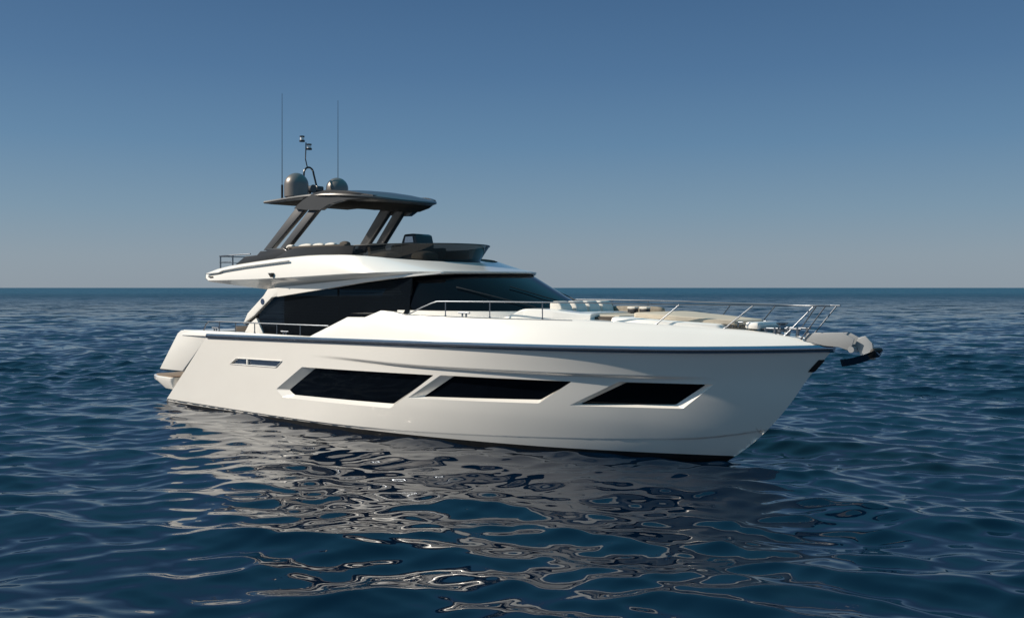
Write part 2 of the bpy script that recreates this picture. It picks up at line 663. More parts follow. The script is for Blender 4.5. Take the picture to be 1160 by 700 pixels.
# joint line between hull moulding and bulwark wing at the stern: transom block
tp = roundpoly([(-.10, 1.03), (.40, 1.03), (2.80, 2.13), (2.95, 2.20), (2.95, 2.312), (1.45, 2.305), (.98, 2.24)], .1, 4)
tp = roundpoly([(-.10, 1.06), (.34, 1.06), (1.85, 2.10), (2.60, 2.14), (2.60, 2.30), (1.50, 2.30), (1.02, 2.22)], .09, 4)
def tpoly():
    e = lambda w: stern_u(w) - .035
    return [(-.08, 1.04), (e(1.04), 1.04), (e(1.5), 1.5), (e(2.1), 2.1), (2.74, 2.16), (2.74, 2.305), (1.5, 2.305), (1.22, 2.285), (1.03, 2.20)]
m = MB()
m.prism(tpoly(), -half(1.4, 1.7) + .0, half(1.4, 1.7) - .0, .035)
m.build('transom_moulding', GEL, sharp=50)
# recessed lower transom
m = MB()
m.prism([(stern_u(-.5) + .02, -.5), (stern_u(1.03) + .02, 1.03), (stern_u(1.9) + .02, 1.9), (3.4, 1.9), (3.4, -.5)], -2.40, 2.40, 0)
m.build('transom', GEL)
# swim platform
pl = roundpoly([(-1.50, 2.10), (-.75, 2.38), (.30, 2.42), (.30, -2.42), (-.75, -2.38), (-1.50, -2.10)], .18, 5)
m = MB().plate([(-.42 + (u + .42) * .93, q * .965) for u, q in pl], .77, .792, .004)
plat = m.build('swim_platform', TEAK)
lo = roundpoly([(-1.48, 2.08), (-.75, 2.365), (.30, 2.41), (.30, -2.41), (-.75, -2.365), (-1.48, -2.08)], .18, 5)
l2 = [(-.72 + (u + .4) * .62, s * .95) for u, s in lo]
m = MB()
m.rings([[(u * .62 + .10, s * .96, .40) for u, s in lo], [(u * .985, s, .64) for u, s in lo], [(u, s, .75) for u, s in lo], [(u * .99, s * .99, .775) for u, s in lo]])
m.build('platform_moulding', GEL, plat)
MB().box((-.02, 2.46, 1.01), (.52, .05, .02), .005).build('transom_joint', BLACKR, hull)

# ------------------------------------------------------------------ decks
m = MB()                                    # aft cockpit and side-deck sole
rr = []
for u in [2.0 + .4 * i for i in range(23)]:
    b = b_top(u) - .10
    rr.append([(u, b, 1.50), (u, -b, 1.50)])
m.rings(rr, closed=False, cap=False)
m.build('cockpit_sole', TEAK)
m = MB()                                    # raised side deck and foredeck, cambered
rr = []
ud = [9.35 + (20.7 - 9.35) * i / 110 for i in range(111)]
def wdeck(u, s):
    b = max(.02, b_top(u))
    return w_top(max(u, 11.3)) - .012 + .035 * (1 - (s / b) ** 2) * min(1, b / 1.5)
for u in ud:
    b = max(.0, b_top(u) - .05)
    rr.append([(u, b * t, wdeck(u, b * t)) for t in [1 - i / 8 for i in range(17)]])
m.rings(rr, closed=False, cap=False)
m.build('foredeck', GEL, sharp=30)

# ------------------------------------------------------------------ deckhouse
def plan(ua, ush, uf, hb, hba=None, n=2.2, k=26, ks=10):
    """(u,s) from the starboard aft corner round the front to the port aft corner"""
    hba = hb if hba is None else hba
    r = []
    for i in range(ks):
        t = i / ks
        r.append((ua + (ush - ua) * t, hba + (hb - hba) * sstep(t, 0, 1)))
    for i in range(k + 1):
        a = math.pi / 2 * i / k
        r.append((ush + (uf - ush) * math.sin(a) ** (2 / n), hb * math.cos(a) ** (2 / n) if i < k else 0.0))
    return r + [(u, -s) for u, s in r[-2::-1]]

WB = plan(4.98, 10.6, 14.40, 2.12, 2.12, 2.2)       # at the foot of the windows
WT = plan(4.98, 9.9, 12.55, 2.00, 2.08, 2.15)        # under the roof
def wfoot(u): return lerp(u, [0, 9.9, 10.5, 14.0, 15], [2.1, 2.1, 3.045, 3.05, 3.10])
def wroof(u): return lerp(u, [4, 5, 9, 11.9, 13], [3.50, 3.52, 3.76, 3.90, 3.90])
def ring_mesh(A, B, fa, fb, rows=6, sel=None):
    rr = []
    for k in range(rows + 1):
        t = k / rows
        rr.append([(a[0] + (b[0] - a[0]) * t, a[1] + (b[1] - a[1]) * t, fa(a[0]) + (fb(b[0]) - fa(a[0])) * t) for a, b in zip(A, B)])
    return rr
house = MB()
house.rings(ring_mesh([(u, s * .995) for u, s in WB], [(u, s * .995) for u, s in WB], lambda u: 1.45, lambda u: max(2.1, min(3.04, wfoot(u) - .01)), 2), closed=False, cap=False)
deckhouse = house.build('deckhouse', GEL, sharp=40)
# saloon side glass and wrap-around windscreen
nA = len(WB)
isw = [max(a[0], 0) > 11.0 for a in WB]
first = isw.index(True)
rings_ = ring_mesh(WB, WT, wfoot, wroof, 8)
m = MB()
m.rings([r[first:nA - first] for r in rings_], closed=False, cap=False)
wscreen = m.build('windscreen', PANE, deckhouse, sharp=60)
# side glass, shaped like the photograph: raked aft end
def side_pt(u, w):
    t = (w - 3.0) / .85
    return 2.12 - .08 * max(0, min(1, t))
for side in (1, -1):
    poly = [(4.98, 2.16), (4.54, 2.87), (5.36, 3.31), (8.23, 3.60), (9.55, 3.73), (11.05, 3.845), (11.02, 2.2)]
    pl = densify(poly, .25)
    V, E, F, *_ = delaunay_2d_cdt([Vector(p) for p in pl], [(i, (i + 1) % len(pl)) for i in range(len(pl))], [], 1, 1e-5)
    part('saloon_window', [(v.x, side * side_pt(v.x, v.y), v.y) for v in V], [tuple(f) for f in F], SALOON, deckhouse, 60)
    # blinds hanging behind the glass
    b = MB()
    for (u0, u1, w1) in ((5.6, 8.05, 3.36), (8.25, 10.9, 3.60)):
        w = 2.25
        while w < w1:
            a = max(u0, 5.2 if w < 3.2 else 5.6)
            b.box(((a + u1) / 2, side * 1.985, w), (u1 - a, .045, .012), 0, 0)
            w += .075
    b.build('window_blind', BLIND, deckhouse)
    for uu, w1 in ((8.15, 3.57), (11.0, 3.82)):
        MB().box((uu, side * 2.015, (2.2 + w1) / 2), (.05, .03, w1 - 2.2), 0).build('window_mullion', BLACKR, deckhouse)
# dark saloon interior behind the glass
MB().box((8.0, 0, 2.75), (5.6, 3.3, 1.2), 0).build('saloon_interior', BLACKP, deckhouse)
# white wing pillar: sweeps from the cockpit up and along under the flybridge
wing = [(3.98, 2.53), (4.22, 2.85), (5.02, 3.36), (5.22, 3.545), (5.9, 3.60), (5.9, 3.36), (5.42, 3.305), (4.58, 2.80)]
def plan_s(u, ush, uf, hb, n):
    if u <= ush: return hb
    t = min(1, (u - ush) / (uf - ush))
    return hb * max(0, 1 - t ** n) ** (1 / n)
for side in (1, -1):
    m = MB().prism(wing, side * 2.11, side * 2.22, .015)
    rr = []
    for i in range(49):
        u = 5.7 + (11.75 - 5.7) * i / 48
        so = plan_s(u, 9.9, 12.72, 2.22, 2.15)
        wt_ = lerp(u, [5.2, 9.0, 11.75], [3.555, 3.79, 3.945])
        wb_ = lerp(u, [5.42, 8.2, 9.5, 11.6, 11.75], [3.295, 3.575, 3.715, 3.895, 3.92])
        rr.append([(u, side * so, wt_), (u, side * (so + .004), wb_ + .01), (u, side * (so - .015), wb_), (u, side * (so - .11), wb_), (u, side * (so - .11), wt_)])
    m.rings(rr)
    wp = m.build('wing_pillar', GEL, deckhouse)
    # round badge on the wing
    b = MB()
    b.tube([(4.98, side * 2.20, 3.19), (4.98, side * 2.232, 3.19)], .085, 20)
    b.build('round_badge', BADGE, deckhouse)
    # low cockpit side moulding below the pillar
    lowp = [(3.98, 2.30), (4.20, 2.54), (4.56, 2.72), (4.98, 2.20), (4.98, 1.5), (3.98, 1.5)]
    MB().prism(lowp, side * 2.04, side * 2.16, .012).build('cockpit_moulding', GEL, deckhouse)
    MB().prism([(3.9, 2.49), (4.44, 2.83), (4.55, 2.80), (4.50, 2.70), (4.18, 2.56)], side * 2.03, side * 2.10, .01).build('pillar_shadow_panel', BLACKP, deckhouse)  # black panel in place of the shade at the pillar's foot
# wipers on the windscreen
def ws_pt(a, t, off=.03):
    """point on the starboard part of the windscreen: a = position along the plan, t = up"""
    i = first + a * (nA - 2 * first - 1)
    i0 = int(i); q = i - i0
    A = [WB[i0][k] * (1 - q) + WB[i0 + 1][k] * q for k in (0, 1)]
    B = [WT[i0][k] * (1 - q) + WT[i0 + 1][k] * q for k in (0, 1)]
    fa, fb = wfoot(A[0]), wroof(B[0])
    return (A[0] + (B[0] - A[0]) * t + off, A[1] + (B[1] - A[1]) * t + (off if A[1] > 0 else -off), fa + (fb - fa) * t + off)
for a0, a1, t1 in ((.36, .19, .62), (.52, .38, .62), (.66, .80, .60)):
    m = MB()
    m.tube([ws_pt(a0, .06), ws_pt((a0 + a1) / 2, t1 * .55), ws_pt(a1, t1)], .014, 6)
    w_ = m.build('wiper', BLACKP, wscreen)

# ------------------------------------------------------------------ flybridge
FA = plan(2.36, 8.6, 12.62, 2.56, 2.34, 2.1)
FB = plan(1.98, 8.6, 11.15, 2.44, 2.22, 2.1)
wlow = smoothcurve([1.9, 2.36, 4.3, 5.6, 7.7, 9.5, 10.8, 11.8, 12.7, 13.3], [3.78, 3.76, 3.78, 3.80, 3.85, 3.905, 3.93, 3.94, 3.94, 3.93])
wupp = smoothcurve([1.9, 2.1, 3.1, 5.6, 6.8, 7.6, 9.1, 10.1, 11.1, 11.8], [3.98, 4.04, 4.19, 4.355, 4.40, 4.42, 4.385, 4.30, 4.205, 4.17])
m = MB()
R_lo = [(u, s, wlow(u)) for u, s in FA]
R_lo2 = [(u + (.0), s * 1.012, wlow(u) + .035) for u, s in FA]
R_mid = [(u * .55 + v * .45, (s * .55 + q * .45) * 1.025, wlow(u) * .55 + wupp(v) * .45) for (u, s), (v, q) in zip(FA, FB)]
R_up = [(u, s, wupp(u)) for u, s in FB]
R_up2 = [(u - .06 if u > 10 else u, s * .97, wupp(u) + .022) for u, s in FB]
# underside: down and in to the deckhouse roof
FC = plan(4.95, 9.9, 12.55, 2.13, 2.10, 2.15)
R_un = [(u, s, wroof(u) + .015) for u, s in FC]
m.rings([R_un, R_lo, R_lo2, R_mid, R_up, R_up2], closed=False, cap=False)
fly = m.build('flybridge', GEL, sharp=28)
# aft closing face, flybridge sole and underside as one liner mesh
m = MB()
n_ = len(FA)
a, b, c, d, e = R_un[0], R_lo[0], R_lo2[0], R_mid[0], R_up[0]
col1 = [R_lo[0], R_lo2[0], R_mid[0], R_up[0], R_up2[0]]
bulge = [0, -.06, -.14, -.06, 0]
rr = []
for t in [i / 10 for i in range(11)]:
    rr.append([(p[0] + bb * math.sin(math.pi * min(1, max(0, .15 + t * .7))), p[1] * (1 - 2 * t), p[2]) for p, bb in zip(col1, bulge)])
m.rings(rr, closed=False, cap=False)
m.rings([[(4.95, 2.10, wroof(4.95) + .015), (4.95, -2.10, wroof(4.95) + .015)], [R_lo[0], (R_lo[0][0], -R_lo[0][1], R_lo[0][2])]], closed=False, cap=False)
m.build('flybridge_stern', GEL, fly, sharp=30)
rr = [[(u, s * t, wupp(u) - .02) for t in (1, .5, 0, -.5, -1)] for u, s in [p for p in FB[:len(FB) // 2 + 1]]]
m = MB().rings(rr, closed=False, cap=False)
m.build('flybridge_sole', GEL, fly, sharp=60)
# grey accent line along the brow
m = MB()
for side in (1, -1):
    rr = []
    for i in range(41):
        u = 2.22 + (6.62 - 2.22) * i / 40
        w0 = lerp(u, [2.2, 2.95, 3.15, 4.3, 6.6], [3.985, 4.02, 4.075, 4.17, 4.295])
        s0 = 2.335 + .2 * sstep(u, 2.1, 8.6) + .035
        rr.append([(u, side * s0 - side * .06, w0 + .014), (u, side * s0, w0 + .012), (u, side * s0, w0 - .012), (u, side * s0 - side * .06, w0 - .014)])
    m.rings(rr)
m.build('trim_line', GREYGEL, fly)
# small lamp on the brow and stern light
MB().prism([(5.75, 3.98), (5.95, 3.985), (5.93, 3.90), (5.88, 3.86)], 2.50, 2.575, .008).build('side_lamp', BLACKP, fly)
MB().box((2.50, 2.362, 3.90), (.22, .05, .035), .01).build('stern_lamp', BLACKP, fly)

# black coaming and smoked windscreen round the flybridge
CB = plan(3.35, 8.0, 10.55, 2.20, 2.10, 2.05)
CT = plan(4.15, 8.0, 11.05, 2.20, 2.06, 2.0)
ctop = smoothcurve([4.1, 5.6, 6.2, 6.85, 8.8, 10, 11.5, 12.6], [4.50, 4.54, 4.64, 4.665, 4.66, 4.685, 4.70, 4.70])
cbot = lambda u: wupp(min(u, 11.8)) - .01
rows = ring_mesh(CB, CT, cbot, ctop, 5)
iq = next(i for i, p in enumerate(CB) if p[0] > 8.7)
m = MB()
def thick(rows_, d):
    out_ = []
    for r in rows_:
        out_.append(r)
    inner = [[(p[0] - d * .3, p[1] - math.copysign(min(abs(p[1]), d), p[1]), p[2]) for p in r] for r in rows_]
    return rows_, inner
def shell(m, rows_, d):
    o_, i_ = thick(rows_, d)
    m.rings(o_ + i_[::-1] + [o_[0]], closed=False, cap=False)
shell(m, [r[:iq + 1] for r in rows], .07)
shell(m, [r[nA - iq - 1:] for r in rows], .07)
coam = m.build('coaming', BLACKP, sharp=40)
m = MB()
m.rings([r[iq:nA - iq] for r in rows], closed=False, cap=False)
fw = m.build('flybridge_windscreen', SMOKE, sharp=60)
m = MB()
m.tube(rows[-1][iq:nA - iq], .016, 6)
m.build('windscreen_trim', BLACKP, fw)
m = MB()
m.tube([(p[0] + .0, p[1], p[2] + .012) for p in rows[0][iq:nA - iq]], .022, 6)
m.build('windscreen_base', BLACKP, fw)
# stepped black side fairing under the hardtop legs
for side in (1, -1):
    MB().prism([(3.30, 4.20), (3.95, 4.49), (4.55, 4.51), (4.72, 4.62), (5.02, 4.62), (5.05, 4.68), (5.85, 4.68), (5.95, 4.62), (6.3, 4.60), (6.3, 4.33), (4.4, 4.24)], side * 1.84, side * 2.13, .02).build('leg_base', BLACKP, coam)

# ------------------------------------------------------------------ hardtop
HTP = plan(4.02, 6.6, 9.08, 1.68, 1.56, 2.25)
we = smoothcurve([4.0, 5.2, 6.2, 7.2, 8.0, 8.6, 9.0, 9.4], [6.03, 6.06, 6.07, 6.05, 5.99, 5.92, 5.85, 5.79])
def belly(u): return lerp(u, [4.2, 5.0, 6.0, 7.0, 8.0, 8.8, 9.4], [.0, .06, .16, .25, .29, .17, .01])
def crown(u): return lerp(u, [4.2, 5.2, 6.2, 7.0, 8.0, 8.8, 9.35], [.06, .10, .15, .18, .17, .10, .03])
def sc(r, k, uc=6.6, ku=None):
    ku = k if ku is None else ku
    return [(uc + (u - uc) * ku, s * k) for u, s in r]
rings_ = []
for k, ku, q in ((.25, .5, 1.0), (.55, .72, 1.0), (.74, .84, .86), (.86, .92, .55), (.95, .965, .10)):
    rings_.append([(u, s, we(u) - belly(u) * q) for u, s in sc(HTP, k, 6.6, ku)])
rings_.append([(u, s, we(u) + .012) for u, s in sc(HTP, .99, 6.6, .994)])
rings_.append([(u, s, we(u) + .045) for u, s in HTP])
rings_.append([(u, s, we(u) + .085) for u, s in sc(HTP, .99, 6.6, .994)])
for k in (.93, .82, .65, .45, .22):
    rings_.append([(u, s, we(u) + .09 + crown(u) * (1 - (k) ** 2.2) * 1.0) for u, s in sc(HTP, k, 6.6, min(1, k + .02))])
m = MB().rings(rings_, closed=True, cap=True)
hard = m.build('hardtop', DARKMET, sharp=40)
# dark headlining panel under the roof
m = MB()
hl = [[(u, s, we(u) - belly(u) * q - .008) for u, s in sc(HTP, k, 6.6, ku)] for k, ku, q in ((.25, .5, 1.0), (.55, .72, 1.0), (.74, .84, .86), (.86, .92, .55), (.93, .955, .16))]
m.rings(hl, closed=True, cap=False)
m.rings([[(u, s, we(u) - belly(u) - .008) for u, s in sc(HTP, .25, 6.6, .5)], [(6.6, 0, we(6.6) - belly(6.6) - .008)] * len(HTP)], closed=True, cap=False)
m.build('headlining', HEADL, hard)
def lean(w): return -(w - 4.65) * .155
for side in (1, -1):
    f_ = (lambda w: lean(w)) if side == 1 else (lambda w: -lean(w))
    s0, s1 = side * 1.60, side * 1.76
    MB().prism([(4.30, 4.66), (4.68, 4.66), (6.24, 5.90), (5.76, 5.93)], s0, s1, .022, f_).build('leg', DARKMET, hard)
    MB().prism([(5.08, 4.66), (5.44, 4.66), (6.88, 5.90), (6.48, 5.92)], s0, s1, .022, f_).build('leg', DARKMET, hard)
    fair = [(5.70, 5.80), (6.08, 5.99), (6.60, 6.17), (7.15, 6.235), (7.9, 6.17), (8.5, 6.05), (8.5, 5.97), (7.85, 5.945), (7.25, 5.84), (6.90, 5.70), (6.4, 5.72)]
    fm = MB().prism(densify(fair, .2), side * 1.52, side * 1.685, .0, None)
    fm.V = [(v[0], v[1] - side * (1.68 - plan_s(v[0], 6.6, 9.02, 1.68, 2.25)), v[2]) for v in fm.V]
    fm.build('leg_fairing', DARKMET, hard)

# radar domes, whip antennas, mast
def dome_profile(r, h):
    p = [(r * .86, -.04), (r * .9, .0), (r, .012), (r, h - r)]
    for i in range(1, 13):
        a = math.pi / 2 * i / 12
        p.append((max(.002, r * math.cos(a)), h - r + r * math.sin(a)))
    return p
for s_, r_, h_, w_ in ((.75, .355, .72, 6.25), (-.75, .34, .70, 6.25)):
    MB().lathe((4.52, s_, w_), dome_profile(r_, h_), 36).build('radar_dome', DOMEP, root, 50)
for s_, top in ((1.03, 9.32), (-1.03, 9.40)):
    a = MB()
    a.tube([(4.2, s_, 6.05), (4.2, s_, 6.62)], .032, 8)
    a.tube([(4.2, s_, 6.60), (4.2, s_, 7.6), (4.2, s_, 8.6), (4.2, s_, top)], .012, 6, .006)
    a.build('whip_antenna', BLACKP, root)
m = MB()
arc = []
for i in range(11):
    a = math.pi * i / 10
    arc.append((4.05 + .05 * i / 10, .16 * math.cos(a) - .02, 7.05 + .19 * math.sin(a)))
m.tube([(4.08, .19, 6.15)] + arc + [(4.2, -.24, 6.6), (4.22, -.26, 6.2)], .03, 8)
m.tube([(4.06, .02, 7.22), (4.0, .05, 7.5), (3.98, .02, 7.78), (3.96, .0, 8.0)], .018, 6)
mast = m.build('light_mast', BLACKP, root)
for (c_, up) in (((3.90, .10, 8.02), 0), ((4.04, -.06, 7.78), 0)):
    b = MB()
    b.tube([c_, (c_[0], c_[1], c_[2] + .05)], .085, 14)
    MB().tube([(c_[0], c_[1], c_[2] + .14), (c_[0], c_[1], c_[2] + .18)], .075, 14).build('lamp_cap', BLACKP, mast)
    b.build('lamp_housing', BLACKP, mast)
    MB().tube([(c_[0], c_[1], c_[2] + .05), (c_[0], c_[1], c_[2] + .14)], .062, 14).build('lamp_lens', LENS, mast)
h_ = MB()
h_.box((4.35, -.13, 6.55), (.34, .26, .2), .04)
h_.tube([(4.3, .16, 6.55), (4.56, .16, 6.55)], .09, 14, .12)
h_.tube([(4.35, .14, 6.2), (4.35, .14, 6.55)], .04, 8)
h_.tube([(4.35, -.13, 6.2), (4.35, -.13, 6.55)], .05, 8)
h_.build('horn', DARKMET, root)

# ------------------------------------------------------------------ flybridge furniture
m = MB()
m.box((6.9, 1.45, 4.50), (2.6, .5, .22), .04)
m.box((6.9, 1.78, 4.58), (2.6, .16, .30), .04)
m.box((6.9, -1.45, 4.50), (2.6, .5, .22), .04)
m.box((6.9, -1.78, 4.58), (2.6, .16, .30), .04)
m.build('flybridge_sofa', DARKF, root)
hc = MB()
hc.prism([(8.55, 4.35), (9.15, 4.35), (9.22, 4.72), (9.14, 5.0), (9.02, 5.04), (8.66, 5.03), (8.55, 4.80)], -.42, .20, .04)
helm = hc.build('helm_console', BLACKP, root)
MB().prism([(8.72, 4.80), (9.08, 4.80), (9.04, 4.96), (8.76, 4.96)], .21, .225, 0).build('helm_display', RUBR, helm)
for (u_, s_) in ((8.0, -.5), (8.0, .35)):
    q = MB().pad((u_, s_, 4.42), (.55, .6, .22), puff=.1)
    q.pad((u_ - .28, s_, 4.58), (.16, .58, .42), pitch=-.15, puff=.1)
    q.build('helm_seat', TAUPE, root)
for (u_, s_, d_) in ((8.85, .95, (.62, .60, .26)), (9.72, .40, (.55, .60, .26))):
    MB().pad((u_, s_, 4.36), d_, puff=.45).build('sunpad_headrest', TAUPE, root)
MB().plate(roundpoly([(4.7, .8), (5.7, .8), (5.7, -.5), (4.7, -.5)], .1), 4.80, 4.84, .01).build('fly_table', DARKMET, root)
MB().tube([(5.2, .15, 4.3), (5.2, .15, 4.8)], .06, 10).build('table_post', STEEL, root)
# loose cushions leaning on the flybridge sofa
cs = [(5.62, 1.72, 'leftmost small white cushion standing on the dark flybridge sofa right beside the hardtop leg', .30),
      (6.32, 1.72, 'long white cushion on the flybridge sofa, first of the row clear of the hardtop legs', .62),
      (6.92, 1.72, 'white cushion in the middle of the row on the flybridge sofa', .50),
      (7.44, 1.72, 'white cushion at the forward end of the row, beside the dark cushion', .46)]
for i, (u_, s_, lab, L_) in enumerate(cs):
    b_ = (u_, s_, 4.55)
    t = thing('cushion', lab, 'cushion', b_, 'white cushions on the flybridge sofa')
    MB().pad((u_, s_, 4.655), (L_, .15, .22), pitch=random.uniform(-.06, .06), puff=.25).build('cover', WHITEF, t, 60, b_)
b_ = (8.02, 1.70, 4.55)
t = thing('cushion', 'dark cushion standing forward of the white ones on the flybridge sofa', 'cushion', b_)
MB().pad((8.02, 1.70, 4.66), (.36, .16, .24), puff=.3).build('cover', DARKF, t, 60, b_)

# ------------------------------------------------------------------ rails
def rail(name, path, posts, r=.019, rp=.0145, m_=STEEL):
    a = MB().tube(path, r, 8)
    o = a.build(name, m_, root, 60)
    for p, q in posts:
        b = MB().tube([p, q], rp, 8)
        d = (Vector(q) - Vector(p)).normalized()
        b.tube([Vector(p) - d * .01, Vector(p) + d * .03], rp * 1.9, 8)
        b.build('stanchion', m_, o, 60)
    return o
def edge(u, inb=.05): return b_top(u) - inb
# aft bulwark rail
for sd_ in (1, -1):
    wr_ = 2.60
    pth = [(2.45, sd_ * edge(2.45), 2.315), (2.58, sd_ * edge(2.6), 2.50), (2.75, sd_ * edge(2.75), 2.59)] + [(u, sd_ * edge(u), wr_ + .002 * (u - 3)) for u in (3.2, 4.5, 6, 7.4, 8.55)]
    rail('aft_handrail', pth, [((u, sd_ * edge(u), 2.32), (u, sd_ * edge(u), wr_)) for u in (3.35, 4.25, 5.25, 6.35, 7.42)])
# side rail from the raised bulwark to the bow
def wrail(u): return lerp(u, [12, 14, 16, 18, 20, 21], [3.265, 3.27, 3.265, 3.245, 3.235, 3.235])
for sd_ in (1, -1):
    pts_ = [(11.45, sd_ * edge(11.45), 2.95), (11.9, sd_ * edge(11.9), 3.12), (12.2, sd_ * edge(12.2), 3.22), (12.36, sd_ * edge(12.36), 3.262)]
    pts_ += [(u, sd_ * edge(u, .05 + .0 * u), wrail(u)) for u in [12.6 + .3 * i for i in range(27)] if u < 20.3]
    pts_ += [(20.45, sd_ * .34, wrail(20.5)), (20.66, sd_ * .27, wrail(21)), (20.82, sd_ * .22, wrail(21))]
    posts = [((u, sd_ * edge(u), w_top(u) - .005), (u, sd_ * edge(u), wrail(u))) for u in (12.62, 13.85, 15.15)]
    posts += [((a, sd_ * edge(a), w_top(a) - .005), (b, sd_ * edge(b), wrail(b))) for a, b in ((17.55, 18.0), (18.82, 19.35), (19.90, 20.42))]
    posts += [((20.22, sd_ * .20, 2.59), (20.74, sd_ * .25, wrail(21)))]
    rail('deck_handrail', pts_, posts, .0155, .0125)
# flybridge aft rail
fr = [(3.95, 1.95, 4.56), (2.95, 1.98, 4.545), (2.3, 1.95, 4.53), (2.12, 1.75, 4.53), (2.12, 0, 4.53), (2.12, -1.75, 4.53), (2.3, -1.95, 4.53), (2.95, -1.98, 4.545), (3.95, -1.95, 4.56)]
o = rail('flybridge_rail', fr, [((2.35, 1.95, 4.0), (2.35, 1.95, 4.53)), ((3.05, 1.97, 4.12), (3.05, 1.97, 4.54)), ((2.35, -1.95, 4.0), (2.35, -1.95, 4.53)), ((3.05, -1.97, 4.12), (3.05, -1.97, 4.54)), ((2.2, .6, 4.0), (2.14, .6, 4.53)), ((2.2, -.6, 4.0), (2.14, -.6, 4.53))], .02, .024, STEEL)
MB().tube([(p[0], p[1], p[2] - .19) for p in fr[1:-1]], .012, 6).build('mid_rail', STEEL, o, 60)

# grey strip painting in the shade of the bulwark to side deck joint
m = MB()
for sd_ in (1, -1):
    m.tube([(u, sd_ * (b_top(u) - .012), w_top(u) - .012) for u in [11.35 + .25 * i for i in range(19)]], .011, 5)
m.build('deck_joint_shade', GREYGEL, bul, 60)
# cleats
def cleat(u, s, w, k=1.0):
    m = MB()
    m.tube([(u - .17 * k, s, w + .09), (u + .17 * k, s, w + .09)], .022, 8)
    for q in (-.06, .06):
        m.tube([(u + q * k, s, w - .005), (u + q * k, s, w + .09)], .02, 8)
    m.build('cleat', STEEL, root, 60)
for sd_ in (1, -1):
    cleat(6.72, sd_ * (b_top(6.7) - .05), 2.325)
    cleat(13.15, sd_ * (b_top(13.15) - .06), 2.925)
    cleat(18.95, sd_ * (b_top(18.95) - .2), 2.80)
    cleat(3.1, sd_ * (b_top(3.1) - .07), 2.32)

# aft cockpit sofa and table seen over the bulwark
MB().box((3.0, 0, 1.95), (.8, 3.3, .95), .06).build('cockpit_sofa', DARKF, root)
MB().box((3.75, .9, 2.40), (.5, .5, .12), .02).build('cockpit_cabinet', BLACKP, root)

# ------------------------------------------------------------------ foredeck lounge
# moulded coaming beside the lounge (starboard and port)
for sd_ in (1, -1):
    rr = []
    for i in range(31):
        u = 13.9 + (16.0 - 13.9) * i / 30
        so = b_top(u) - .28 - .10 * sstep(u, 13.9, 16)
        h = .03 + .20 * sstep(u, 13.95, 14.55) * (1 - .45 * sstep(u, 14.8, 16.0))
        w0 = wdeck(u, so) - .02
        rr.append([(u, sd_ * so, w0), (u, sd_ * (so - .02), w0 + h * .8), (u, sd_ * (so - .06), w0 + h), (u, sd_ * (so - .34), w0 + h + .01), (u, sd_ * (so - .40), w0)])
    MB().rings(rr).build('lounge_coaming', GEL, root)
dk = 2.90
# forward-facing backrests in front of the windscreen
bench_o = MB().box((14.95, .1, dk + .06), (1.2, 2.4, .16), .04).build('lounge_base', GEL, root)
for s_ in (.92, .38, -.12, -.62):
    b = MB()
    b.prism([(14.62, dk + .10), (15.02, dk + .05), (14.96, dk + .26), (14.86, dk + .375), (14.72, dk + .38), (14.62, dk + .34)], s_ - .20, s_ + .20, .035)
    b.build('backrest', WHITEF, bench_o, 40)
MB().box((15.35, .05, dk + .06), (.75, 2.3, .10), .04).build('seat_cushion', BEIGE, bench_o)
# L-shaped sofa on the port side and ahead of the bench
sofa = MB().box((15.95, .28, dk - .03), (1.35, 1.95, .17), .02).build('foredeck_sofa', DARKF, root)  # dark brown base colour stands in for the shaded bench front
MB().box((15.90, .22, dk + .072), (1.34, 1.86, .035), .015).build('seat_cushion', BEIGE, sofa)
MB().pad((15.55, -.95, dk + .13), (1.5, .22, .24), puff=.06).build('backrest', TAUPE, sofa, 60)
MB().pad((14.75, -.75, dk + .18), (.22, .5, .30), puff=.06).build('side_bolster', DARKF, sofa, 60)
for u_ in (15.72, 16.05):
    MB().box((u_, -.55, dk + .10), (.20, .16, .20), .015).build('armrest', BLACKP, sofa)
    MB().box((u_, -.55, dk + .222), (.21, .17, .045), .015).build('armrest_cap', WHITEF, sofa)
# white moulding carrying the sunpad
mould = [(16.45, 1.28), (17.5, 1.12), (18.75, .72), (18.80, -.66), (17.5, -1.08), (16.45, -1.15)]
rr = []
for k, (h, q) in enumerate(((-.10, 1.04), (.02, 1.01), (.045, .97))):
    rr.append([(17.6 + (u - 17.6) * q, s * q, 2.87 + h - .05 * (u - 17.6)) for u, s in roundpoly(mould, .12, 4)])
pod = MB().rings(rr).build('sunpad_base', GEL, root)
padp = roundpoly([(16.75, .92), (17.7, .88), (19.02, .55), (19.05, -.52), (17.7, -.88), (16.75, -.92)], .1, 4)
rr = []
for h, q in ((.035, .97), (.045, 1.0), (.115, 1.0), (.135, .97), (.142, .8), (.145, .4)):
    rr.append([(17.9 + (u - 17.9) * q, s * q, 2.86 + h - .055 * (u - 17.9)) for u, s in padp])
MB().rings(rr).build('sunpad', BEIGE, root)
